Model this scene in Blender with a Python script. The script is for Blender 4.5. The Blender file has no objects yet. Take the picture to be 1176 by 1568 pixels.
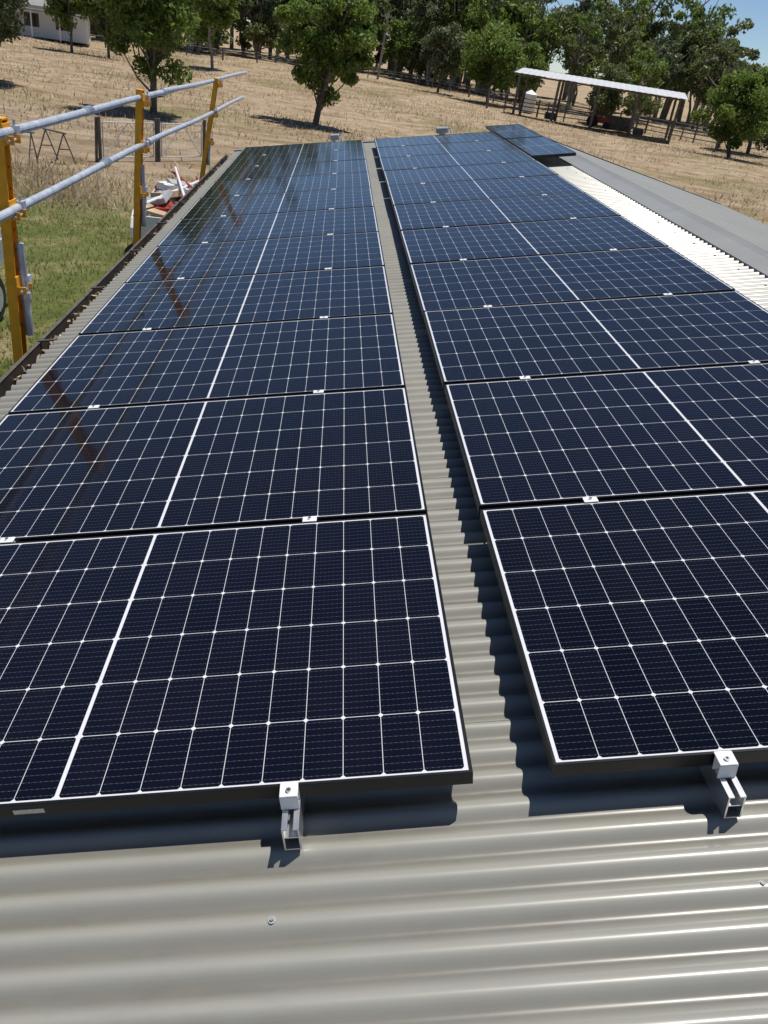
import bpy, numpy as np, math
from mathutils import Matrix, Vector
rng=np.random.default_rng(7)
sc=bpy.context.scene
sc.view_settings.view_transform='Standard'
try: sc.view_settings.look='None'
except Exception: pass
sc.view_settings.exposure=0
TH=math.radians(10.8); c_,s_=math.cos(TH),math.sin(TH)
M=Matrix(((c_,0,-s_,0),(0,1,0,0),(s_,0,c_,0),(0,0,0,1)))   # roof frame -> world
GZ=-3.1
# ------------------------------------------------------------ materials
def newmat(name):
    m=bpy.data.materials.new(name);m.use_nodes=True
    nt=m.node_tree;b=nt.nodes['Principled BSDF'];return m,nt,b
def ramp(nt,fac,stops):
    r=nt.nodes.new('ShaderNodeValToRGB');e=r.color_ramp.elements
    while len(e)<len(stops): e.new(.5)
    for i,(p,c) in enumerate(stops): e[i].position=p;e[i].color=(*c,1)
    nt.links.new(fac,r.inputs[0]);return r.outputs[0]
def noise(nt,scale,detail=4,coord='Object',rough=.6,vscale=None):
    t=nt.nodes.new('ShaderNodeTexCoord');n=nt.nodes.new('ShaderNodeTexNoise')
    n.inputs['Scale'].default_value=scale;n.inputs['Detail'].default_value=detail;n.inputs['Roughness'].default_value=rough
    o=t.outputs[coord]
    if vscale:
        mp=nt.nodes.new('ShaderNodeMapping');mp.inputs['Scale'].default_value=vscale;nt.links.new(o,mp.inputs[0]);o=mp.outputs[0]
    nt.links.new(o,n.inputs['Vector']);return n.outputs[0]
def mathn(nt,op,a,b=None,c=None):
    n=nt.nodes.new('ShaderNodeMath');n.operation=op
    for i,v in enumerate((a,b,c)):
        if v is None: continue
        if isinstance(v,(int,float)): n.inputs[i].default_value=v
        else: nt.links.new(v,n.inputs[i])
    return n.outputs[0]
def mixc(nt,f,a,b,mode='MIX'):
    n=nt.nodes.new('ShaderNodeMix');n.data_type='RGBA';n.blend_type=mode
    for s,v in ((n.inputs[0],f),(n.inputs[6],a),(n.inputs[7],b)):
        if isinstance(v,(int,float)): s.default_value=v
        elif isinstance(v,tuple): s.default_value=(*v,1)
        else: nt.links.new(v,s)
    return n.outputs[2]
def simple(name,col,rough=.5,metal=0.,var=.25,scale=6,bump=0):
    m,nt,b=newmat(name);b.inputs['Roughness'].default_value=rough;b.inputs['Metallic'].default_value=metal
    n=noise(nt,scale,5)
    lo=tuple(x*(1-var) for x in col);hi=tuple(min(1,x*(1+var)) for x in col)
    nt.links.new(ramp(nt,n,[(.3,lo),(.7,hi)]),b.inputs['Base Color'])
    if bump:
        bp=nt.nodes.new('ShaderNodeBump');bp.inputs['Strength'].default_value=bump;bp.inputs['Distance'].default_value=.01
        nt.links.new(n,bp.inputs['Height']);nt.links.new(bp.outputs[0],b.inputs['Normal'])
    return m
def leafmat(name,dark,mid,light,trans=.35,ns=.9,nw=.5):
    m,nt,b=newmat(name)
    g=nt.nodes.new('ShaderNodeNewGeometry')
    n=noise(nt,ns,3)
    f=mathn(nt,'ADD',mathn(nt,'MULTIPLY',g.outputs['Random Per Island'],1.05-nw),mathn(nt,'MULTIPLY',n,nw))
    col=ramp(nt,f,[(.2,dark),(.5,mid),(.85,light)])
    nt.links.new(col,b.inputs['Base Color']);b.inputs['Roughness'].default_value=.5
    tr=nt.nodes.new('ShaderNodeBsdfTranslucent');nt.links.new(col,tr.inputs[0])
    mx=nt.nodes.new('ShaderNodeMixShader');mx.inputs[0].default_value=trans
    nt.links.new(b.outputs[0],mx.inputs[1]);nt.links.new(tr.outputs[0],mx.inputs[2])
    nt.links.new(mx.outputs[0],nt.nodes['Material Output'].inputs[0]);return m
def roofmat(name,base,rough=.38,lap=False):
    m,nt,b=newmat(name)
    n1=noise(nt,1.3,5);n2=noise(nt,35,4,vscale=(.25,1,1));n3=noise(nt,210,2);n4=noise(nt,5,6,rough=.75,vscale=(.3,1,1))
    c1=mixc(nt,n1,tuple(x*.84 for x in base),tuple(x*1.14 for x in base))
    dust=ramp(nt,n2,[(.45,(0,0,0)),(.8,(1,1,1))])
    c2=mixc(nt,mathn(nt,'MULTIPLY',dust,.3),c1,(.31,.285,.235))
    st=ramp(nt,n4,[(.52,(0,0,0)),(.75,(1,1,1))])
    c2=mixc(nt,mathn(nt,'MULTIPLY',st,.3),c2,(.17,.15,.12))
    sp=ramp(nt,n3,[(.72,(0,0,0)),(.77,(1,1,1))])
    c3=mixc(nt,mathn(nt,'MULTIPLY',sp,.45),c2,(.09,.075,.05))
    if lap:
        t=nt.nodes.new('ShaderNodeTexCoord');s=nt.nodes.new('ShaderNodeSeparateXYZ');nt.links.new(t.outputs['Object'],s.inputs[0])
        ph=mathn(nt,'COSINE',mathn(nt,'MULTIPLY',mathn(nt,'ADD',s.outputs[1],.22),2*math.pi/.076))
        valley_shade=mathn(nt,'MULTIPLY',mathn(nt,'POWER',mathn(nt,'SUBTRACT',.5,mathn(nt,'MULTIPLY',ph,.5)),2.),mathn(nt,'ADD',.34,mathn(nt,'MULTIPLY',n4,.6)))
        c3=mixc(nt,valley_shade,c3,(.10,.092,.075))  # corrugation shading painted into the colour: valleys darkened, uneven by noise
        f=mathn(nt,'FRACT',mathn(nt,'DIVIDE',mathn(nt,'ADD',s.outputs[1],20.334),.762))
        c3=mixc(nt,mathn(nt,'MULTIPLY',mathn(nt,'LESS_THAN',f,.0035),.75),c3,(.03,.03,.028))
    nt.links.new(c3,b.inputs['Base Color'])
    b.inputs['Metallic'].default_value=.06;b.inputs['Specular IOR Level'].default_value=.42
    nt.links.new(mathn(nt,'ADD',mathn(nt,'MULTIPLY',n2,.22),rough-.1),b.inputs['Roughness'])
    return m
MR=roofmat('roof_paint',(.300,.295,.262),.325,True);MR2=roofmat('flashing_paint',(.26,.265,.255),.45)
def solarmat():
    m,nt,b=newmat('solar_cells')
    t=nt.nodes.new('ShaderNodeTexCoord');s=nt.nodes.new('ShaderNodeSeparateXYZ');nt.links.new(t.outputs['Object'],s.inputs[0])
    X,Y=s.outputs[0],s.outputs[1];mm=lambda *a:mathn(nt,*a)
    x=mm('SUBTRACT',mm('ABSOLUTE',X),.0040)
    pu,pv=.0858,.1690
    fu=mm('FRACT',mm('DIVIDE',mm('ADD',x,pu*4),pu));du=mm('MULTIPLY',mm('MINIMUM',fu,mm('SUBTRACT',1.,fu)),pu)
    y=mm('ADD',Y,.507+pv)
    fv=mm('FRACT',mm('DIVIDE',y,pv));dv=mm('MULTIPLY',mm('MINIMUM',fv,mm('SUBTRACT',1.,fv)),pv)
    L1=mm('LESS_THAN',du,.0007);L2=mm('LESS_THAN',dv,.0008)
    D=mm('LESS_THAN',mm('ADD',du,dv),.0070)
    C=mm('LESS_THAN',x,0.)
    E=mm('GREATER_THAN',x,.858);E2=mm('GREATER_THAN',mm('ABSOLUTE',Y),.507)
    w=mm('MAXIMUM',mm('MAXIMUM',L1,L2),mm('MAXIMUM',D,C));w=mm('MAXIMUM',w,mm('MAXIMUM',E,E2))
    fb=mm('FRACT',mm('DIVIDE',y,pv/9.));db=mm('ABSOLUTE',mm('SUBTRACT',fb,.5));bus=mm('LESS_THAN',db,.024)
    dots=mm('LESS_THAN',mm('FRACT',mm('DIVIDE',mm('ADD',x,1.),pu/7.)),.25)
    busd=mm('MULTIPLY',bus,mm('ADD',mm('MULTIPLY',dots,.24),.10))
    oi=nt.nodes.new('ShaderNodeObjectInfo')
    cell=mixc(nt,oi.outputs['Random'],(.0015,.0018,.005),(.0028,.0034,.0092))
    wn=nt.nodes.new('ShaderNodeTexWhiteNoise');wn.noise_dimensions='3D'
    cv=nt.nodes.new('ShaderNodeCombineXYZ')
    nt.links.new(mm('FLOOR',mm('DIVIDE',X,pu)),cv.inputs[0]);nt.links.new(mm('FLOOR',mm('DIVIDE',y,pv)),cv.inputs[1]);nt.links.new(oi.outputs['Random'],cv.inputs[2]);nt.links.new(cv.outputs[0],wn.inputs['Vector'])
    cell=mixc(nt,mm('MULTIPLY',wn.outputs[0],.5),cell,(.0045,.005,.011))
    c1=mixc(nt,busd,cell,(.42,.42,.46))
    nd=noise(nt,9,4)
    white=mixc(nt,nd,(.56,.57,.60),(.72,.72,.74))
    c2=mixc(nt,w,c1,white)
    dust=ramp(nt,noise(nt,2.2,6,'Object',.7),[(.45,(0,0,0)),(.85,(1,1,1))])
    c3=mixc(nt,mathn(nt,'MULTIPLY',dust,.006),c2,(.5,.42,.33))
    nt.links.new(c3,b.inputs['Base Color'])
    nt.links.new(mathn(nt,'ADD',mathn(nt,'MULTIPLY',dust,.06),.07),b.inputs['Roughness']);b.inputs['IOR'].default_value=1.39
    return m
MS=solarmat()
MF=simple('black_anodised_frame',(.014,.014,.016),.35,.4,.2)
MAL=simple('mill_aluminium',(.72,.73,.75),.3,.9,.1,20)
MGAL=simple('galvanised_tube',(.54,.58,.64),.42,.4,.25,14)
MOR=simple('orange_powdercoat',(.90,.38,.015),.45,0,.16,12)
MWH=simple('white_plastic',(.75,.75,.74),.5,0,.08)
MGREY=simple('grey_plastic',(.36,.38,.40),.5,0,.15)
MZN=simple('weathered_zincalume',(.60,.61,.62),.45,.2,.15,2)
MBLUE=simple('blue_bag',(.12,.25,.45),.6,0,.2)
MLAB=simple('label_vinyl',(.6,.58,.5),.5,0,.15,90)
MGUT=simple('dark_brown_gutter',(.03,.026,.023),.5,.1,.3,9)
MLIP=simple('gutter_lip',(.09,.077,.065),.55,.1,.4,20)
MWALL=simple('shed_wall_steel',(.30,.29,.26),.5,.1,.12)
MBLK=simple('black_rubber',(.02,.02,.02),.8)
MCARW=simple('white_car_paint',(.72,.73,.74),.25,0,.04)
MGLS=simple('dark_glass',(.01,.012,.015),.06,0,.1)
MBARK=simple('bark',(.13,.11,.09),.9,0,.5,5,.6)
MBARKP=simple('pale_bark',(.29,.255,.215),.9,0,.5,1.2,.5)
MWOOD=simple('weathered_wood',(.13,.115,.10),.9,0,.4,5)
MRED=simple('red_paint',(.35,.03,.02),.45)
MCARD=simple('cardboard',(.42,.30,.19),.85)
ML1=leafmat('leaves_fresh',(.070,.115,.020),(.15,.225,.04),(.28,.36,.085),.5)
ML2=leafmat('leaves_eucalypt',(.055,.080,.034),(.12,.155,.068),(.23,.26,.13),.45,.35,.6)
ML3=leafmat('leaves_olive',(.060,.080,.024),(.135,.165,.052),(.25,.27,.105),.45,.35,.6)
# ------------------------------------------------------------ mesh helpers
class MB:
    def __init__(s): s.V=[];s.F=[];s.I=[];s.n=0
    def add(s,V,F,mi=0):
        V=np.asarray(V,float);s.V.append(V);s.F+= [tuple(int(i)+s.n for i in f) for f in F];s.I+=[mi]*len(F);s.n+=len(V)
    def quads(s,V,mi=0):
        k=len(V)//4;V=np.asarray(V,float);s.V.append(V)
        s.F+=(np.arange(k*4).reshape(k,4)+s.n).tolist();s.I+=[mi]*k;s.n+=len(V)
    def tris(s,V,mi=0):
        k=len(V)//3;V=np.asarray(V,float);s.V.append(V)
        s.F+=(np.arange(k*3).reshape(k,3)+s.n).tolist();s.I+=[mi]*k;s.n+=len(V)
    def box(s,lo,hi,mi=0,R=None,o=(0,0,0),bev=0):
        x0,y0,z0=lo;x1,y1,z1=hi
        if bev:
            b=bev;prof=[(x0+b,y0),(x1-b,y0),(x1,y0+b),(x1,y1-b),(x1-b,y1),(x0+b,y1),(x0,y1-b),(x0,y0+b)]
            cx,cy=(x0+x1)/2,(y0+y1)/2
            V=[];
            for z,k in ((z0,1),(z0+b,0),(z1-b,0),(z1,1)):
                for (x,y) in prof:
                    xx=x-(b*.7*np.sign(x-cx) if k else 0);yy=y-(b*.7*np.sign(y-cy) if k else 0)
                    V.append((xx,yy,z))
            F=[tuple(range(7,-1,-1)),tuple(range(24,32))]
            for l in range(3):
                for i in range(8):
                    j=(i+1)%8;F.append((l*8+i,l*8+j,l*8+8+j,l*8+8+i))
        else:
            V=[(x0,y0,z0),(x1,y0,z0),(x1,y1,z0),(x0,y1,z0),(x0,y0,z1),(x1,y0,z1),(x1,y1,z1),(x0,y1,z1)]
            F=[(3,2,1,0),(4,5,6,7),(0,1,5,4),(1,2,6,5),(2,3,7,6),(3,0,4,7)]
        V=np.array(V,float)
        if R is not None: V=V@np.array(R).T
        s.add(V+np.array(o),F,mi)
    def tube(s,P,r,seg=8,mi=0,cap=True):
        P=np.asarray(P,float);n=len(P);r=np.broadcast_to(r,(n,));V=[]
        for i in range(n):
            d=P[min(i+1,n-1)]-P[max(i-1,0)];d/=np.linalg.norm(d)+1e-9
            a=np.array([0,0,1.]) if abs(d[2])<.9 else np.array([1.,0,0])
            u=np.cross(d,a);u/=np.linalg.norm(u);w=np.cross(d,u)
            for k in range(seg):
                t=2*math.pi*k/seg;V.append(P[i]+r[i]*(math.cos(t)*u+math.sin(t)*w))
        F=[]
        for i in range(n-1):
            for k in range(seg):
                j=(k+1)%seg;F.append((i*seg+k,i*seg+j,(i+1)*seg+j,(i+1)*seg+k))
        if cap: F+= [tuple(range(seg-1,-1,-1)),tuple(range((n-1)*seg,n*seg))]
        s.add(V,F,mi)
    def obj(s,name,mats,parent=None,mat=None,smooth=False):
        me=bpy.data.meshes.new(name);V=np.concatenate(s.V)
        me.from_pydata(V.tolist(),[],s.F)
        for m in mats: me.materials.append(m)
        me.polygons.foreach_set('material_index',s.I)
        if smooth: me.polygons.foreach_set('use_smooth',[True]*len(s.F))
        me.update();o=bpy.data.objects.new(name,me);sc.collection.objects.link(o)
        if mat is not None:o.matrix_world=mat
        if parent is not None:
            o.parent=parent
        return o
def empty(name,loc=(0,0,0),mat=None):
    o=bpy.data.objects.new(name,None);sc.collection.objects.link(o);o.empty_display_size=.1
    if mat is not None:o.matrix_world=mat
    else:o.location=loc
    return o
def rotz(a): return np.array([[math.cos(a),-math.sin(a),0],[math.sin(a),math.cos(a),0],[0,0,1]])
# ------------------------------------------------------------ shed (roof frame coords)
shed=empty('farm_shed',mat=M)
YE=12.35;Y0=-4.0;RX=2.62;RZ=-.085;XL=-2.0;XR=5.9;SL=.395
def zleft(x): return -.122+0*x
def corr(x0,x1,zf,nx,name,ends=(Y0,YE)):
    per=.076;n=int((ends[1]-ends[0])/per*12);ys=ends[0]+np.arange(n+1)*per/12
    xs=np.linspace(x0,x1,nx+1)
    cc=np.cos(2*math.pi*(ys+.22)/per)
    zz=.0095*np.sign(cc)*np.abs(cc)**.9
    V=np.zeros(((nx+1)*(n+1),3))
    for i,x in enumerate(xs):
        sl=slice(i*(n+1),(i+1)*(n+1));V[sl,0]=x;V[sl,1]=ys;V[sl,2]=zf(x)+zz
        V[sl,2]+=.002*np.sin(ys*1.3+x*2.1)+.0008*np.sin(ys*9+x*5)
    idx=np.arange((nx+1)*(n+1)).reshape(nx+1,n+1)
    F=np.stack([idx[:-1,:-1],idx[1:,:-1],idx[1:,1:],idx[:-1,1:]],-1).reshape(-1,4)
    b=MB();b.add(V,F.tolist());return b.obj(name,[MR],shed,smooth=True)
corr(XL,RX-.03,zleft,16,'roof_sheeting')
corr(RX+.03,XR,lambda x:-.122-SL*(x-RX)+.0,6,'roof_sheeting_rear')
b=MB()
zc=-.1095
prof=[(2.40,zc-.012),(2.40,zc+.002),(2.56,zc+.012),(2.60,zc+.022),(RX,zc+.028),(2.64,zc+.020),(2.68,zc+.006),(2.86,zc-SL*.24+.006),(2.86,zc-SL*.24-.008)]
V=[];ysr=np.arange(Y0,YE+.01,.55)
for y in ysr:
    for (x,z) in prof:V.append((x,y,z+.001*math.sin(y*3)))
k=len(prof);F=[(i*k+j,i*k+j+1,(i+1)*k+j+1,(i+1)*k+j) for i in range(len(ysr)-1) for j in range(k-1)]
b.add(V,F);b.obj('ridge_capping',[MR2],shed)
b=MB()
b.box((XL-.02,YE-.09,-.107),(RX,YE+.05,-.097));b.box((XL-.02,YE+.03,-.30),(RX,YE+.052,-.1075))
for (x0,x1) in ((RX,XR),):
    V=[(x0,YE-.09,-.100),(x1,YE-.09,-.100-SL*(x1-x0)),(x1,YE+.05,-.100-SL*(x1-x0)),(x0,YE+.05,-.100),
       (x0,YE+.05,-.30),(x1,YE+.05,-.30-SL*(x1-x0))]
    b.add(V,[(0,1,2,3),(3,2,5,4)])
b.obj('barge_capping',[MR2],shed)
b=MB()
gp=[(XL-.005,-.15),(XL-.005,-.235),(XL-.115,-.235),(XL-.118,-.15),(XL-.112,-.138),(XL-.13,-.132),(XL-.135,-.15),(XL-.13,-.25),(XL+.01,-.25)]
V=[];ysg=np.arange(Y0,YE+.1,.3)
for y in ysg:
    for (x,z) in gp:V.append((x,y,z))
k=len(gp);
for j in range(k-1):
    F=[(i*k+j,i*k+j+1,(i+1)*k+j+1,(i+1)*k+j) for i in range(len(ysg)-1)]
    if j==0: b.add(V,F,0);base=b.n-len(V)
    else: b.F+=[tuple(q+base for q in f) for f in F];b.I+=[1 if j in(3,4,5) else 0]*len(F)
P=np.c_[rng.uniform(XL-.11,XL-.01,1500),rng.uniform(Y0,YE,1500),rng.uniform(-.232,-.165,1500)]
a=rng.normal(size=(1500,3));a/=np.linalg.norm(a,axis=1)[:,None];c=np.cross(a,rng.normal(size=(1500,3)));c/=np.linalg.norm(c,axis=1)[:,None]
Q=np.stack([P+a*.03,P+c*.008,P-a*.03,P-c*.008],1).reshape(-1,3);b.quads(Q,2)
for y in np.arange(1.2,YE,1.15): b.box((XL-.13,y,-.137),(XL+.06,y+.025,-.129),1)
b.obj('gutter',[MGUT,MLIP,MCARD],shed)
b=MB()
for X in (-1.75,-.42,.53,1.95,2.30):
    for k in range(-8,33):
        y=-.22+.38*k; z=-.1125
        if y>YE-.1: continue
        b.tube([(X,y,z-.002),(X,y,z+.001)],.0075,10,1);b.tube([(X,y,z+.001),(X,y,z+.005)],[.005,.004],6)
b.obj('roofing_screws',[MR2,MGREY],shed)
Mi=np.array(M.inverted())[:3,:3]
def inroof(V): return np.asarray(V,float)@Mi.T
b=MB()
xl=-1.95;xr=5.45;zl=-.64;zr=-.42;ridgew=(c_*RX+s_*.2, s_*RX-c_*.25)
yA,yB=Y0+.3,YE-.15
for y in (yA,yB):
    V=[(xl,y,GZ),(xr,y,GZ),(xr,y,-.33),(ridgew[0],y,ridgew[1]-.05),(xl,y,-.60)]
    b.add(inroof(V),[(0,1,2,3,4)])
for x,z in ((xl,-.60),(xr,-.33)):
    ys=np.arange(yA,yB,.05);V=[]
    for i,y in enumerate(ys):
        dx=.012*(1 if (i//2)%2 else -1);V+= [(x+dx,y,GZ),(x+dx,y,z)]
    b.add(inroof(V),[(2*i,2*i+2,2*i+3,2*i+1) for i in range(len(ys)-1)])
b.obj('walls',[MWALL],shed)
b=MB()
for (y0,y1,z0,z1,mi) in ((2.,4.8,GZ,-1.0,0),(8.2,9.6,-2.0,-1.1,1)):
    V=[(xl-.03,y0,z0),(xl-.03,y1,z0),(xl-.03,y1,z1),(xl-.03,y0,z1)];b.add(inroof(V),[(0,1,2,3)],mi)
b.obj('door_and_window',[MR2,MGLS],shed)
# ------------------------------------------------------------ solar panels
W=1.755;D=1.038;Pp=1.058;g=.167
def panelmesh(w,d,name):
    b=MB();hw,hd=w/2,d/2;l=.0075
    b.add([(-hw+l,-hd+l,-.0015),(hw-l,-hd+l,-.0015),(hw-l,hd-l,-.0015),(-hw+l,hd-l,-.0015)],[(0,1,2,3)],0)
    O=[(-hw,-hd),(hw,-hd),(hw,hd),(-hw,hd)];I=[(-hw+l,-hd+l),(hw-l,-hd+l),(hw-l,hd-l),(-hw+l,hd-l)]
    ch=.0012;OC=[(x-ch*np.sign(x),y-ch*np.sign(y)) for x,y in O]
    IB=[(x-.02*np.sign(x),y-.02*np.sign(y)) for x,y in O]
    rings=[[(x,y,-.0016) for x,y in I],[(x,y,0) for x,y in I],[(x,y,0) for x,y in OC],[(x,y,-ch) for x,y in O],[(x,y,-.035) for x,y in O],[(x,y,-.035) for x,y in IB]]
    V=sum(rings,[]);F=[]
    for r in range(5):
        for i in range(4):
            j=(i+1)%4;F.append((r*4+i,r*4+j,(r+1)*4+j,(r+1)*4+i))
    F=[tuple(reversed(f)) for f in F]
    b.add(V,F,1)
    b.add([(-hw+.02,-hd+.02,-.008),(hw-.02,-hd+.02,-.008),(hw-.02,hd-.02,-.008),(-hw+.02,hd-.02,-.008)],[(3,2,1,0)],2)
    b.box((-.09,-hd-.0008,-.027),(-.025,-hd+.001,-.014),3)
    b.box((-.012-.4 if w>1.72 else -.2,-.05,-.030),(.012-.4 if w>1.72 else -.17,.05,-.0085),1)
    me=bpy.data.meshes.new(name);me.from_pydata(np.concatenate(b.V).tolist(),[],b.F)
    for m in (MS,MF,MWH,MLAB): me.materials.append(m)
    me.polygons.foreach_set('material_index',b.I);me.update();return me
PM=panelmesh(W,D,'solar_panel');PS=panelmesh(1.70,.52,'solar_panel_small')
def panel(me,x,y,rz=0,z=0):
    o=bpy.data.objects.new('solar_panel',me);sc.collection.objects.link(o)
    J=Matrix.Translation((x,y,z))@Matrix.Rotation(rz+rng.normal()*.0006,4,'Z')@Matrix.Rotation(rng.normal()*.0016,4,'X')@Matrix.Rotation(rng.normal()*.001,4,'Y')
    o.matrix_world=M@J
for k in range(11):
    panel(PM,-W/2+rng.normal()*.0015,k*Pp+D/2)
    panel(PM,g+W/2+rng.normal()*.0015,k*Pp+D/2+.004)
for k in range(2):
    panel(PS,2.18,8.72+.86+k*1.76,math.pi/2,.02)
CX=[-1.37,-.385,.53,1.54]
for i,X in enumerate(CX):
    b=MB();a0=-.078
    b.box((X-.018,a0,-.102),(X-.0145,11.66,-.0365),0);b.box((X+.0145,a0,-.102),(X+.018,11.66,-.0365),0)
    b.box((X-.0143,a0,-.102),(X+.0143,11.66,-.0985),0)
    b.box((X-.0143,a0,-.040),(X-.006,11.66,-.0367),0);b.box((X+.006,a0,-.040),(X+.0143,11.66,-.0367),0)
    b.box((X-.0143,a0+.004,-.070),(X+.0143,11.66,-.067),0)
    for k in range(0,13):
        y=.16+.912*k
        b.box((X+.0182,y-.02,-.1118),(X+.058,y+.02,-.1075),0);b.box((X+.0182,y-.02,-.1074),(X+.022,y+.02,-.060),0)
    b.obj('mounting_rail',[MAL],None,M)
b=MB()
for k in range(12):
    for X in CX:
        x=X+rng.normal()*.003
        if k==0 or k==11:
            yy=-.0 if k==0 else 10*Pp+D
            sg=-1 if k==0 else 1
            y0,y1=sorted((yy+sg*(-.007),yy+sg*.030))
            b.box((x-.019,y0,.0012),(x+.019,y1,.0048),0,bev=.0012)
            y0,y1=sorted((yy+sg*.0025,yy+sg*.006));b.box((x-.019,y0,-.0355),(x+.019,y1,.0011),0)
            y0,y1=sorted((yy+sg*.026,yy+sg*.030));b.box((x-.019,y0,-.0355),(x+.019,y1,.0011),0)
            yb=yy+sg*.016
        else:
            yb=k*Pp-.010
            b.box((x-.023,yb-.015,.0012),(x+.023,yb+.015,.0045),0,bev=.0012)
            b.box((x-.02,yb-.008,-.034),(x+.02,yb+.008,.001),0)
        b.tube([(x,yb,.0045),(x,yb,.0095)],.006,12,1);b.tube([(x,yb,.0096),(x,yb,.0098)],.003,6,2)
b.obj('panel_clamps',[MWH,MAL,MBLK],None,M)
b=MB()
for x0,ph in ((g+.03,0.),(g+.05,1.1)):
    ys=np.arange(.1,11.5,.06);P=[(x0+.01*math.sin(y*2.1+ph),y,-.075-.022*abs(math.sin(y*2.9+ph))) for y in ys];b.tube(P,.0032,6)
b.obj('power_cable',[MBLK],None,M)
# ------------------------------------------------------------ edge protection
ep=empty('edge_guard_rail')
PZ=[(-.3,.67,.02),(3.55,.66,.02),(6.7,.63,.05),(10.8,.56,.14)]
def rz_(y,hi): return (.60 if hi else .215)-(.011 if hi else .009)*max(0,y-3.5)
for iy,(y,zt,lean) in enumerate(PZ):
    b=MB();X=-2.19
    def col(z): return X+lean*(z+.5)
    V=[];w=.042;dp=.028
    for z in (-2.0,zt):
        cx=col(z)
        V+=[(cx-dp,y-w,z),(cx+dp,y-w,z),(cx+dp,y-w+.008,z),(cx-dp+.008,y-w+.008,z),(cx-dp+.008,y+w-.008,z),(cx+dp,y+w-.008,z),(cx+dp,y+w,z),(cx-dp,y+w,z)]
    F=[(i,(i+1)%8,8+(i+1)%8,8+i) for i in range(8)]+[(3,2,1,0),(3,0,7,4),(7,6,5,4),(8,9,10,11),(12,15,8,11),(12,13,14,15)]
    b.add(V,F,0)
    b.box((col(zt)-.03,y-w,zt),(col(zt)+.03,y+w,zt+.008),0)
    for zr in (rz_(y,1),rz_(y,0),-.2):
        cx=col(zr)
        b.box((cx+.0285,y-.055,zr-.06),(cx+.036,y+.055,zr+.045),0)
        b.box((cx+.036,y-.05,zr-.052),(cx+.085,y-.043,zr-.01),0);b.box((cx+.036,y+.043,zr-.052),(cx+.085,y+.05,zr-.01),0)
        b.tube([(cx+.06,y-.065,zr-.035),(cx+.06,y+.065,zr-.035)],.008,8,1)
        b.box((cx+.03,y+.05,zr-.02),(cx+.07,y+.095,zr+.03),1)
        b.tube([(cx+.05,y+.07,zr+.02),(cx+.05,y+.07,zr+.06)],.008,6,1)
    for z in np.arange(-.45,zt-.05,.11): b.tube([(col(z)+.0283,y,z),(col(z)+.0290,y,z)],.008,8,2)
    b.tube([(X+.055,y+.03,-.52),(X+.05,y+.03,.02)],.024,12,1)
    b.tube([(X+.055,y+.03,-.30),(X+.055,y+.03,-.26)],.031,12,1)
    b.box((X-.03,y-.05,-2.1),(X+.26,y+.05,-2.02),0)
    b.tube([(X-.01,y,-1.95),(X+.22,y,-1.1)],.02,8,1)
    b.obj('post_%d'%(iy+1),[MOR,MGAL,MBLK],ep)
b=MB()
def rail(hi,dz,x,r,y0,y1,sag):
    ys=np.linspace(y0,y1,15);P=[(x+.006*math.sin(t*.8)+.008*max(0,t-6),t,rz_(t,hi)+dz+sag*math.sin(t*1.1)) for t in ys];b.tube(P,r,14,0)
rail(1,.005,-2.135,.0242,-1.0,8.1,.006);rail(1,.018,-2.125,.0242,7.6,14.6,.006)
rail(0,.0,-2.135,.0242,-1.0,7.3,.006);rail(0,.012,-2.12,.0242,6.9,14.2,.006)
for (y,hi) in ((7.6,1),(6.9,0),(5.0,1),(5.4,0),(9.3,1),(9.0,0)):
    P=[(-2.13+.008*max(0,t-6),t,rz_(t,hi)+.008) for t in (y,y+.12)];b.tube(P,.033,12,1)
b.obj('rails',[MGAL,MAL],ep,smooth=False)
for (x,r) in ((-.42,.045),(1.22,.06)):
    b=MB();z=-.11;y=12.02
    b.box((x-r*1.6,y-r*1.3,z),(x+r*1.6,y+r*1.3,z+.02),0,bev=.004)
    b.tube([(x,y,z+.02),(x,y,z+.09)],r*.8,16,0)
    b.box((x-r*1.5,y-r*1.1,z+.09),(x+r*1.5,y+r*1.1,z+.17),1,bev=.012)
    b.tube([(x+r,y,z+.17),(x+r*2.3,y,z+.14),(x+r*2.5,y-.1,z+.02)],.012,8,0)
    b.obj('roof_vent',[MGREY,MGREY],None,M)
# ------------------------------------------------------------ ground
m,nt,bs=newmat('paddock_grass')
tc=nt.nodes.new('ShaderNodeTexCoord');sp=nt.nodes.new('ShaderNodeSeparateXYZ');nt.links.new(tc.outputs['Object'],sp.inputs[0])
nA=noise(nt,.09,6,rough=.65);nB=noise(nt,.9,6,rough=.7);nC=noise(nt,14,5,rough=.75);nD=noise(nt,.33,6,rough=.75,vscale=(.6,1.5,1))
straw=ramp(nt,nB,[(.30,(.27,.20,.12)),(.5,(.47,.36,.235)),(.68,(.62,.50,.355))])
olive=ramp(nt,nB,[(.3,(.20,.18,.075)),(.7,(.36,.31,.155))])
base=mixc(nt,mathn(nt,'MULTIPLY',ramp(nt,nA,[(.50,(0,0,0)),(.62,(1,1,1))]),.8),straw,olive)
bare=ramp(nt,noise(nt,.25,5,rough=.7),[(.52,(0,0,0)),(.64,(1,1,1))])
base=mixc(nt,mathn(nt,'MULTIPLY',bare,.7),base,(.50,.36,.25))
brn=ramp(nt,nD,[(.49,(0,0,0)),(.61,(1,1,1))])
base=mixc(nt,mathn(nt,'MULTIPLY',brn,.65),base,(.25,.17,.10))
green=ramp(nt,nB,[(.3,(.10,.14,.035)),(.52,(.19,.215,.065)),(.66,(.42,.34,.18))])
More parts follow.
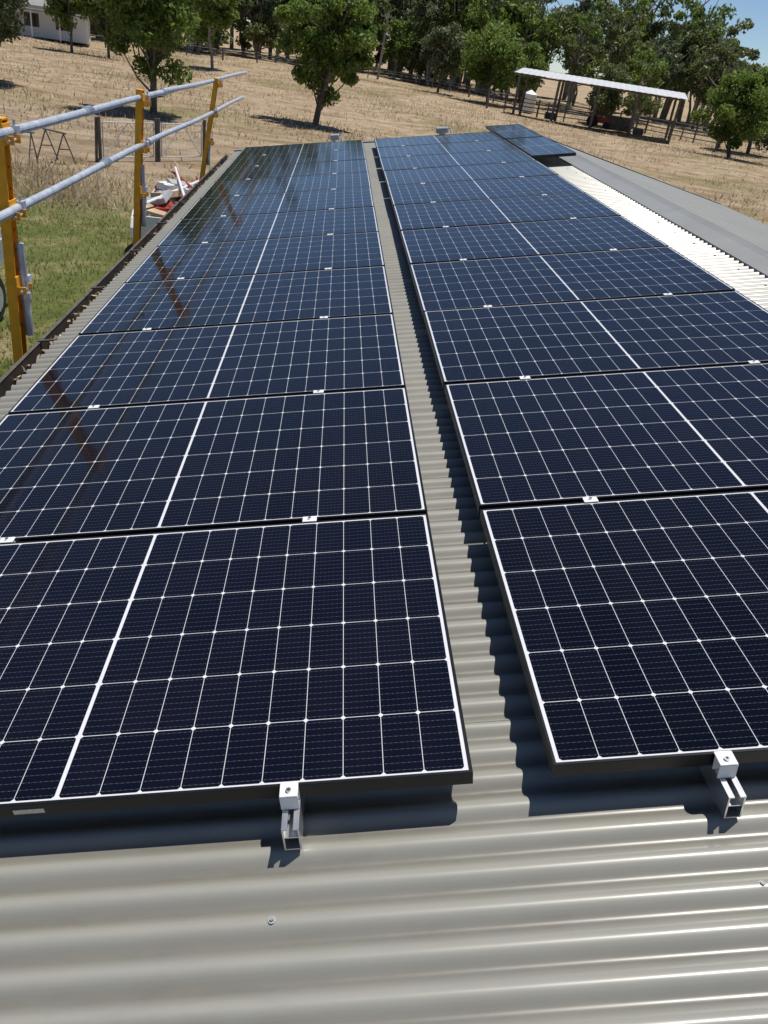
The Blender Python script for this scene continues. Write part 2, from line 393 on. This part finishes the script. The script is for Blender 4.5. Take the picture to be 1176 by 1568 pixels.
gm=mathn(nt,'ADD',mathn(nt,'MULTIPLY',mathn(nt,'SUBTRACT',23.,sp.outputs[1]),.18),mathn(nt,'MULTIPLY',mathn(nt,'SUBTRACT',nB,.5),3.))
gx=mathn(nt,'LESS_THAN',sp.outputs[0],4.)
n=nt.nodes.new('ShaderNodeClamp');nt.links.new(gm,n.inputs[0]);gmask=mathn(nt,'MULTIPLY',n.outputs[0],gx)
col=mixc(nt,gmask,base,green)
fine=ramp(nt,nC,[(.3,(.5,.5,.5)),(.7,(1.2,1.2,1.2))])
col=mixc(nt,.85,col,fine,'MULTIPLY')
nt.links.new(col,bs.inputs['Base Color']);bs.inputs['Roughness'].default_value=.95;bs.inputs['Specular IOR Level'].default_value=.1
bp=nt.nodes.new('ShaderNodeBump');bp.inputs['Strength'].default_value=.9;bp.inputs['Distance'].default_value=.12
nt.links.new(mathn(nt,'ADD',nC,nB),bp.inputs['Height']);nt.links.new(bp.outputs[0],bs.inputs['Normal'])
MG=m
def gz(x,y):
    x=np.asarray(x,float);y=np.asarray(y,float)
    w=np.clip((np.hypot(x,y-5)-16)/30,0,1)
    return GZ+w*(.22*np.sin(x*.11+1)*np.sin(y*.085)+.12*np.sin(x*.31+y*.2))
ax=np.unique(np.r_[np.linspace(-900,-90,12),np.linspace(-90,110,101),np.linspace(110,900,12)])
ay=np.unique(np.r_[np.linspace(-500,-30,8),np.linspace(-30,170,101),np.linspace(170,1500,12)])
XX,YY=np.meshgrid(ax,ay,indexing='ij');V=np.stack([XX,YY,gz(XX,YY)],-1).reshape(-1,3)
idx=np.arange(len(V)).reshape(len(ax),len(ay));F=np.stack([idx[:-1,:-1],idx[1:,:-1],idx[1:,1:],idx[:-1,1:]],-1).reshape(-1,4)
b=MB();b.add(V,F.tolist());b.obj('ground',[MG],smooth=True)
def blades(n,xr,yr,h0,h1,w,name,mat,ypow=1.,clump=.4,k=5):
    nc=n//k;cx=rng.uniform(*xr,nc);cy=yr[0]+(yr[1]-yr[0])*rng.random(nc)**ypow
    pz=np.sin(cx*.23+np.sin(cy*.31)*1.7)+np.sin(cy*.19+cx*.07)+.6*np.sin(cx*.9+cy*.7)
    kp=rng.random(nc)<np.clip(.55+.35*pz,.12,1);cx=cx[kp];cy=cy[kp];nc=len(cx)
    x=np.repeat(cx,k)+rng.normal(size=nc*k)*clump;y=np.repeat(cy,k)+rng.normal(size=nc*k)*clump
    keep=~((x>-2.6)&(x<6.2)&(y>-5)&(y<13));x,y=x[keep],y[keep]
    z=gz(x,y);N=len(x);h=rng.uniform(h0,h1,N);t=rng.uniform(0,6.28,N);L=rng.normal(size=(N,2))*.5*h[:,None]
    dx=np.cos(t)*w;dy=np.sin(t)*w
    V=np.stack([np.c_[x-dx,y-dy,z-.01],np.c_[x+dx,y+dy,z-.01],np.c_[x+L[:,0],y+L[:,1],z+h]],1).reshape(-1,3)
    b=MB();b.tris(V);return b.obj(name,[mat])
MDG=leafmat('dry_stalks',(.27,.195,.115),(.49,.385,.255),(.66,.55,.41),.35,.5,.7)
MGG=leafmat('green_blades',(.10,.15,.035),(.21,.24,.07),(.50,.41,.22),.4,.8,.8)
blades(70000,(-40,60),(20,115),.08,.28,.035,'dry_grass',MDG,1.3,.6)
blades(65000,(-14,-2.4),(3,25),.04,.12,.012,'green_grass',MGG,1.,.25)
blades(5000,(-12,-5.6),(19,23),.2,.5,.02,'tall_weeds',MDG,1.,.3)
# ------------------------------------------------------------ trees
def leaves(C,Rr,n,L,Wd,rg,flat=.75):
    k=len(C);i=rg.integers(0,k,n);d=rg.normal(size=(n,3));d/=np.linalg.norm(d,axis=1)[:,None]
    r=Rr[i]*rg.random(n)**.45;P=C[i]+d*r[:,None]*np.array([1,1,flat])
    a=rg.normal(size=(n,3))+np.array([0,0,-.5]);a/=np.linalg.norm(a,axis=1)[:,None]
    c=np.cross(a,rg.normal(size=(n,3)));c/=np.linalg.norm(c,axis=1)[:,None]
    s=rg.uniform(.6,1.3,n)[:,None]
    return np.stack([P+a*L/2*s,P+c*Wd/2*s,P-a*L/2*s,P-c*Wd/2*s],1).reshape(-1,3)
def tree(H,cr,cb,ncl,nl,L,Wd,seed,tr=.14,crad=(.28,.42),shape=1.,multi=1):
    rg=np.random.default_rng(seed);T=MB();
    trunks=[]
    for q in range(multi):
        off=rg.normal(size=2)*(.12*H if multi>1 else .03*H)
        zs=np.linspace(0,H*.86,7);P=np.c_[off[0]*(zs/H)**1.1+rg.normal(size=7)*.012*H,off[1]*(zs/H)**1.1+rg.normal(size=7)*.012*H,zs];P[0,:2]=rg.normal(size=2)*.05*(multi>1)
        T.tube(P,tr*np.linspace(1,.15,7)*(1.3 if q==0 else .9),7,0);trunks.append(P)
    zc=(cb+H)/2;hz=(H-cb)/2
    C=[];Rr=[]
    for i in range(ncl):
        d=rg.normal(size=3);d/=np.linalg.norm(d);rr=rg.uniform(.35,.9)
        if d[2]<0: sh=1.
        else: sh=1-(1-shape)*d[2]
        p=np.array([d[0]*cr*rr*sh,d[1]*cr*rr*sh,zc+d[2]*hz*rr]);P=trunks[i%len(trunks)];
        zt=max(cb*.8,p[2]-rg.uniform(.15,.35)*H*.6);zt=min(zt,H*.8)
        q=np.array([np.interp(zt,P[:,2],P[:,0]),np.interp(zt,P[:,2],P[:,1]),zt])
        mid=(p+q)/2+np.array([0,0,-.02*H])+rg.normal(size=3)*.02*H
        p2=p+np.array([q[0],q[1],0])*.5
        T.tube([q,mid,p2],[tr*.42,tr*.28,tr*.08],5,0,False)
        C.append(p2);Rr.append(cr*rg.uniform(*crad))
    LV=leaves(np.array(C),np.array(Rr),nl,L,Wd,rg)
    return T,LV
def placetree(name,x,y,args,mats,rot=0):
    T,LV=tree(**args);b=MB();
    V=np.concatenate(T.V);b.add(V,T.F,0);b.quads(LV,1)
    o=b.obj(name,mats);o.location=(x,y,float(gz(x,y))-.05);o.rotation_euler=(0,0,rot);return o
placetree('shade_tree',-1.6,47,dict(H=8.0,cr=2.85,cb=1.1,ncl=78,nl=26000,L=.25,Wd=.12,seed=3,tr=.14,shape=.8,multi=2,crad=(.15,.28)),[MBARK,ML1])
placetree('shade_tree',-9.2,41.4,dict(H=9.2,cr=2.8,cb=1.0,ncl=76,nl=26000,L=.25,Wd=.11,seed=5,tr=.14,shape=.85,crad=(.16,.30)),[MBARK,ML1])
placetree('shade_tree',-17.4,44,dict(H=6.8,cr=2.4,cb=1.5,ncl=40,nl=13000,L=.25,Wd=.11,seed=6,tr=.12),[MBARK,ML2])
placetree('shade_tree',-12.6,84.7,dict(H=9.,cr=2.8,cb=1.6,ncl=30,nl=8000,L=.42,Wd=.19,seed=8,tr=.12),[MBARKP,ML1])
placetree('shade_tree',-23.2,76.6,dict(H=6.4,cr=2.3,cb=1.4,ncl=22,nl=6000,L=.35,Wd=.16,seed=9,tr=.1),[MBARK,ML1])
placetree('shade_tree',-20.5,78,dict(H=7.4,cr=2.4,cb=1.3,ncl=24,nl=6500,L=.35,Wd=.16,seed=10,tr=.1),[MBARK,ML1])
placetree('shade_tree',16,96,dict(H=8.2,cr=4.0,cb=1.5,ncl=36,nl=11000,L=.42,Wd=.2,seed=11,tr=.16),[MBARK,ML1])
placetree('shade_tree',20.3,97,dict(H=6.8,cr=2.2,cb=1.6,ncl=18,nl=5000,L=.38,Wd=.18,seed=12,tr=.1),[MBARKP,ML1])
placetree('shade_tree',11.2,104,dict(H=7.5,cr=3.0,cb=1.6,ncl=22,nl=7000,L=.42,Wd=.19,seed=13,tr=.12),[MBARK,ML2])
placetree('shade_tree',31.8,67.3,dict(H=7.0,cr=3.9,cb=.4,ncl=70,nl=25000,L=.26,Wd=.13,seed=14,tr=.14,shape=.9,crad=(.16,.30)),[MBARK,ML1])
placetree('shade_tree',37.5,76,dict(H=7.8,cr=4.0,cb=.6,ncl=46,nl=15000,L=.32,Wd=.15,seed=15,tr=.14),[MBARK,ML3])
placetree('shade_tree',27.6,88,dict(H=6.0,cr=3.0,cb=.5,ncl=26,nl=8000,L=.36,Wd=.17,seed=16,tr=.14),[MBARK,ML3])
# distant forest: one object
tm=[]
for i,(H,cr,cb,ncl) in enumerate(((15,4.8,3.8,34),(18,4.6,5.,34),(12,4.8,2.2,30),(14,4.0,3.2,28),(17,5.2,4.2,36),(8,4.6,.3,28))):
    tm.append(tree(H,cr,cb,ncl,3100,.66,.29,100+i,.24,(.15,.31),.9,3 if i<5 else 2))
arc=np.array([(-95,80),(-60,92),(-38,100),(-24,112),(-11,121),(9,133),(18,118),(27,104),(49,100),(72,92),(105,70)])
seg=np.r_[0,np.cumsum(np.hypot(*np.diff(arc,axis=0).T))]
fb=MB();rf=np.random.default_rng(44)
for row,(off,st,sc0) in enumerate(((0,7.0,.8),(6,4.4,.98),(13,4.2,1.1),(24,4.6,1.18),(38,5.0,1.3))):
    s=0.
    while s<seg[-1]:
        x=np.interp(s,seg,arc[:,0])+rf.normal()*1.8;y=np.interp(s,seg,arc[:,1])+off+rf.normal()*3
        s+=st*rf.uniform(.5,1.6)
        q=rf.uniform(.72,1.25)*sc0
        if x>22: q*=rf.uniform(.58,.95) if row else .85
        T,LV=tm[rf.integers(0,6)] if row else tm[[5,2,3,0,3][rf.integers(0,5)]]
        if row==3: T,LV=tm[[5,2,0,1,4][rf.integers(0,5)]]
        R=rotz(rf.uniform(0,6.28))*q;o=np.array([x,y,float(gz(x,y))-.1])
        V=np.concatenate(T.V);fb.add(V@R.T+o,T.F,0);fb.quads(LV@R.T+o,(1,1,2,2,3)[rf.integers(0,5)])
fb.obj('distant_trees',[MBARKP,ML2,ML3,ML1])
# ------------------------------------------------------------ open farm shelter
sh=empty('open_hay_shed',(0,0,0));b=MB()
A=np.array([16.2,81.5]);B=np.array([30.2,77.]);dv=(B-A)/np.linalg.norm(B-A);nv=np.array([-dv[1],dv[0]])
def q(u,v,z): p=A+dv*u+nv*v;return (p[0],p[1],GZ+z)
Lg=np.linalg.norm(B-A)
xs=np.linspace(-.6,Lg+.6,60);V=[];
for i,u in enumerate(xs):
    r=.012*(1 if i%2 else -1);V+=[q(u,-.5,3.62+r),q(u,6.5,4.06+r)]
b.add(V,[(2*i,2*i+2,2*i+3,2*i+1) for i in range(59)]);b.obj('roof',[MZN],sh)
b=MB()
for u in np.linspace(0,Lg,5):
    for v,z in ((0,3.55),(6,3.9)):
        b.tube([q(u,v,-.2),q(u+rng.normal()*.1,v,z)],.13,8)
    b.tube([q(u,-.3,3.5),q(u,6.3,3.88)],.09,6)
for v,z in ((0,3.5),(3,3.7),(6,3.88)): b.tube([q(-.4,v,z),q(Lg+.4,v,z)],.08,6)
for (u,v,s) in ((9.5,4.6,.7),(10.4,4.9,.6),(9.8,5.2,1.2),(3.2,4.9,.6),(11.9,4,.5)):
    p=q(u,v,s*.5);b.box((-s,-s*.5,-s*.5),(s,s*.5,s*.5),1,rotz(rng.uniform(-.4,.4)),p,bev=.08)
b.obj('frame',[MWOOD,MBARK],sh)
def wheel(b,c,r,w,ax,mi=0,mh=1):
    c=np.array(c,float);ax=np.array(ax,float)
    b.tube([c-ax*w/2,c-ax*w*.4,c+ax*w*.4,c+ax*w/2],[r*.9,r,r,r*.9],20,mi)
    b.tube([c-ax*(w/2+.01),c+ax*(w/2+.01)],r*.55,14,mh)
b=MB();
for (x,y,r) in ((0,-.8,.75),(0,.8,.75),(2.0,-.65,.45),(2.0,.65,.45)):wheel(b,(x,y,r),r,.35,(0,1,0),1,1)
b.box((.3,-.32,.7),(2.4,.32,1.35),0,bev=.08);b.box((-.6,-.45,.8),(.4,.45,1.15),0,bev=.06)
b.box((-.6,-1.05,1.45),(.5,-.6,1.55),0,bev=.03);b.box((-.6,.6,1.45),(.5,1.05,1.55),0,bev=.03)
for sx,sy in ((-.5,-.5),(-.5,.5),(.4,-.5),(.4,.5)): b.tube([(sx,sy,1.1),(sx,sy,2.2)],.04,6,1)
b.box((-.6,-.6,2.2),(.5,.6,2.28),0,bev=.03);b.tube([(1.6,.1,1.3),(1.6,.1,2.0)],.05,8,1)
o=b.obj('tractor',[MRED,MBLK]);o.location=(24.6,83.5,GZ);o.rotation_euler=(0,0,-.4);o.scale=(.7,.7,.7)
b=MB();b.tube([(0,0,0),(0,0,2.0),(0,0,2.05),(0,0,2.5)],[1.2,1.2,1.25,.15],24)
for z in (.4,.8,1.2,1.6): b.tube([(0,0,z),(0,0,z+.06)],1.23,24)
o=b.obj('water_tank',[MWH]);o.location=(19.8,92,GZ);o.scale=(.6,.6,.85)
# ------------------------------------------------------------ white farmhouse
b=MB();hw,hd=8.,4.
b.box((-hw,-hd,0),(hw,hd,2.9),0)
V=[(-hw-.6,-hd-.6,2.8),(hw+.6,-hd-.6,2.8),(hw+.6,hd+.6,2.8),(-hw-.6,hd+.6,2.8),(-hw+3,0,4.9),(hw-3,0,4.9)]
b.add(V,[(0,1,5,4),(1,2,5),(2,3,4,5),(3,0,4)],1)
b.box((-hw,-hd-2.4,2.35),(hw,-hd-.62,2.5),1)
for x in np.linspace(-hw+.1,hw-.1,7): b.tube([(x,-hd-2.3,0),(x,-hd-2.3,2.36)],.07,6,0)
for x in (-5.5,-2.5,2.5,5.5):b.box((x-.7,-hd-.03,.9),(x+.7,-hd+.02,2.1),2)
b.box((-.5,-hd-.03,0),(.5,-hd+.02,2.1),2)
o=b.obj('white_farmhouse',[MWH,MR2,MGLS]);o.location=(-35.8,98,GZ);o.rotation_euler=(0,0,.25)
b=MB();b.tube([(0,0,-.3),(.5,0,8)],[.17,.12],8);b.box((-.5,-.06,7.2),(1.5,.06,7.35))
for x in (-.4,.1,.9,1.4): b.tube([(x,0,7.35),(x,0,7.5)],.04,6,1)
o=b.obj('power_pole',[MBARKP,MWH]);o.location=(4.6,121,GZ)
# ------------------------------------------------------------ fences
def fence(name,pts,step,h,wires,post=.06,mats=None,rails=False):
    b=MB();pts=np.array(pts,float)
    for i in range(len(pts)-1):
        L=np.linalg.norm(pts[i+1]-pts[i]);n=max(1,int(L/step))
        for k in range(n+1):
            p=pts[i]+(pts[i+1]-pts[i])*k/n;z=float(gz(*p));hh=h*rng.uniform(.95,1.1)
            b.tube([(p[0],p[1],z-.1),(p[0]+rng.normal()*.03,p[1],z+hh)],post*rng.uniform(.8,1.2),7,0)
        for wv in wires:
            P=[(*(pts[i]+(pts[i+1]-pts[i])*t),float(gz(*(pts[i]+(pts[i+1]-pts[i])*t)))+wv) for t in np.linspace(0,1,n*2+1)]
            b.tube(P,.05 if rails else .006,5,0 if rails else 1)
    return b.obj(name,mats or [MWOOD,MGAL])
fence('wire_fence',[(-7.7,25.6),(-12.5,27.5),(-24,33),(-40,41)],3.2,1.2,(.3,.6,.9,1.15),.04)
fence('wire_fence',[(-30,96),(-11,112),(8,124),(15,104),(22,92),(40,86)],4.5,1.25,(.4,.8,1.1),.09)
fence('cattle_yard_fence',[(14,84),(20,88),(31,86),(36,79),(33,73)],2.4,1.6,(.4,.8,1.15,1.5),.09,None,True)
def gate(x,y,ang,L):
    b=MB();R=rotz(ang)
    def t(P,r,mi=0): b.tube(np.array(P,float)@R.T,r,8,mi)
    t([(0,0,.15),(L,0,.15)],.02);t([(0,0,1.15),(L,0,1.15)],.02);t([(0,0,.15),(0,0,1.15)],.02);t([(L,0,.15),(L,0,1.15)],.02)
    t([(0,0,.15),(L*.5,0,1.15)],.014);t([(L,0,.15),(L*.5,0,1.15)],.014)
    for z in (.4,.65,.9): t([(0,0,z),(L,0,z)],.006)
    for u in np.arange(.15,L,.15): t([(u,0,.15),(u,0,1.15)],.0025)
    for u in (-.12,L+.12): t([(u,0,-.1),(u,0,1.3)],.055,1)
    o=b.obj('farm_gate',[MGAL,MWOOD]);o.location=(x,y,GZ)
gate(-7.5,25.7,math.atan2(1.6,1.35),1.9);gate(-6.05,27.35,math.atan2(1.2,1.0),1.7)
for (x,y,a) in ((-9.3,23.6,.3),(-8.6,24.6,-.5)):
    b=MB()
    for sx in (-.35,.35):
        b.tube([(sx-.12,-.3,0),(sx,0,.85)],.02,6);b.tube([(sx+.12,.3,0),(sx,0,.85)],.02,6);b.tube([(sx-.06,-.15,.42),(sx+.06,.15,.42)],.014,6)
    b.tube([(-.45,0,.86),(.45,0,.86)],.025,6)
    o=b.obj('steel_trestle',[MWOOD]);o.location=(x,y,GZ);o.rotation_euler=(0,0,a)
# ------------------------------------------------------------ vehicles
def ute(name,x,y,rz,paint):
    b=MB()
    prof=[(-2.55,.55),(-2.55,.85),(-2.4,1.02),(-1.35,1.14),(-.75,1.68),(.35,1.72),(.62,1.15),(.68,1.15),(.68,.45),(-2.3,.42)]
    hw=.88
    n=len(prof);top=.12;V=[(-hw+(top if z>1.2 else 0),yy,z) for yy,z in prof]+[(hw-(top if z>1.2 else 0),yy,z) for yy,z in prof]
    F=[tuple(range(n)),tuple(range(2*n-1,n-1,-1))]+[(i+n,(i+1)%n+n,(i+1)%n,i) for i in range(n)];b.add(V,F,0)
    b.add([(-.70,-1.30,1.19),(.70,-1.30,1.19),(.66,-.80,1.655),(-.66,-.80,1.655)],[(0,1,2,3)],1)
    for s in (-1,1):
        b.add([(s*.80,-1.1,1.2),(s*.80,.42,1.2),(s*.765,.26,1.62),(s*.765,-.72,1.62)],[(0,1,2,3)],1)
        b.box((s*.93-.08,-1.15,1.15),(s*.93+.08,-1.02,1.33),3,bev=.02)
        b.box((s*.65-.18,-2.57,.72),(s*.65+.18,-2.5,.9),5,bev=.02)
    b.box((-.86,-2.66,.38),(.86,-2.5,.62),3,bev=.04);b.box((-.42,-2.575,.68),(.42,-2.54,.88),3)
    b.box((-.92,.74,.80),(.92,2.6,.88),2);b.box((-.92,.74,.88),(.92,.79,1.45),2)
    b.box((-.92,.8,.88),(-.88,2.6,1.14),2);b.box((.88,.8,.88),(.92,2.6,1.14),2);b.box((-.92,2.56,.88),(.92,2.6,1.14),2)
    for s in (-1,1):
        for yy in (-1.75,1.55): wheel(b,(s*.80,yy,.36),.36,.24,(1,0,0),3,2)
    o=b.obj(name,[paint,MGLS,MGAL,MBLK,MCARD,MWH]);o.location=(x,y,GZ);o.rotation_euler=(0,0,rz);return o
ute('parked_utility_truck',-6.08,9.1,.0,MCARW)
b=MB()
b.box((-.85,-1.3,.52),(.85,1.5,.58),0);
for (lo,hi) in (((-.85,-1.3,.58),(-.81,1.5,1.0)),((.81,-1.3,.58),(.85,1.5,1.0)),((-.81,-1.3,.58),(.81,-1.26,1.0)),((-.81,1.46,.58),(.81,1.5,1.0))): b.box(lo,hi,0)
for z in (.78,.99):
    for s in (-1,1): b.tube([(s*.865,-1.3,z),(s*.865,1.5,z)],.02,6,0)
for s in (-1,1):
    wheel(b,(s*1.0,.1,.33),.33,.2,(1,0,0),1,2)
    P=[(s*1.0,.1+.47*math.cos(t),.33+.47*math.sin(t)) for t in np.linspace(0,math.pi,9)]
    for i in range(8):
        p,qq=P[i],P[i+1];b.add([(p[0]-.14,p[1],p[2]),(p[0]+.14,p[1],p[2]),(qq[0]+.14,qq[1],qq[2]),(qq[0]-.14,qq[1],qq[2])],[(0,1,2,3)],0)
    b.box((s*.75-.06,1.5,.6),(s*.75+.06,1.53,.7),6)
b.tube([(-.7,-1.3,.5),(0,-2.5,.48)],.035,8,0);b.tube([(.7,-1.3,.5),(0,-2.5,.48)],.035,8,0);b.tube([(0,-2.3,0),(0,-2.3,.6)],.03,8,2);b.box((-.06,-2.75,.44),(.06,-2.4,.54),2,bev=.02)
rl=np.random.default_rng(5)
for i in range(60):
    p=(rl.uniform(-.65,.65),rl.uniform(-1.1,1.3),rl.uniform(.7,1.18));R=np.array(Matrix.Rotation(rl.uniform(-.7,.7),3,Vector(rl.normal(size=3)+np.array([0,0,2])).normalized()))
    sz=rl.uniform(.1,.34,3)*np.array([1,1,.2]);b.box(-sz,sz,[4,5,3,7,4,5,6,4][i%8],R,p)
for i in range(6): b.tube([(rl.uniform(-.7,.7),-1.2,1.18+.02*i),(rl.uniform(-.7,.7),1.6,1.15+.03*i)],.025,8,6 if i%2==0 else 5)
o=b.obj('loaded_box_trailer',[MCARW,MBLK,MGAL,MGREY,MCARD,MWH,MRED,MBLUE]);o.location=(-3.15,15.9,GZ);o.rotation_euler=(0,0,.06);o.scale=(1.05,1.3,1.05)
# ------------------------------------------------------------ light, sky, camera
sd=Vector((.20,.18,.96)).normalized()
sun=bpy.data.lights.new('sun','SUN');sun.energy=5.0;sun.angle=math.radians(.53);sun.color=(1,.96,.90)
so=bpy.data.objects.new('sun',sun);sc.collection.objects.link(so);so.rotation_euler=sd.to_track_quat('Z','Y').to_euler();so.location=(0,0,30)
w=bpy.data.worlds.new('World');sc.world=w;w.use_nodes=True;nt=w.node_tree
sk=nt.nodes.new('ShaderNodeTexSky');sk.sky_type='NISHITA';sk.sun_disc=False
sk.sun_elevation=math.asin(sd.z);sk.sun_rotation=math.atan2(sd.x,sd.y);sk.air_density=.72;sk.dust_density=.0;sk.ozone_density=4.;sk.altitude=900
nt.links.new(sk.outputs[0],nt.nodes['Background'].inputs[0]);nt.nodes['Background'].inputs[1].default_value=.09
cam=bpy.data.cameras.new('camera');co=bpy.data.objects.new('camera',cam);sc.collection.objects.link(co)
R=np.array([[0.99758,-0.04311,-0.05452],[-0.06903,-0.52226,-0.84999],[0.00817,0.8517,-0.52397]])
Cm=Matrix(((R[0][0],-R[1][0],-R[2][0],-.1627),(R[0][1],-R[1][1],-R[2][1],-1.0922),(R[0][2],-R[1][2],-R[2][2],1.3269),(0,0,0,1)))
co.matrix_world=M@Cm
cam.sensor_fit='HORIZONTAL';cam.sensor_width=36;cam.lens=36*1189.4/1176;cam.clip_start=.05;cam.clip_end=4000
sc.camera=co
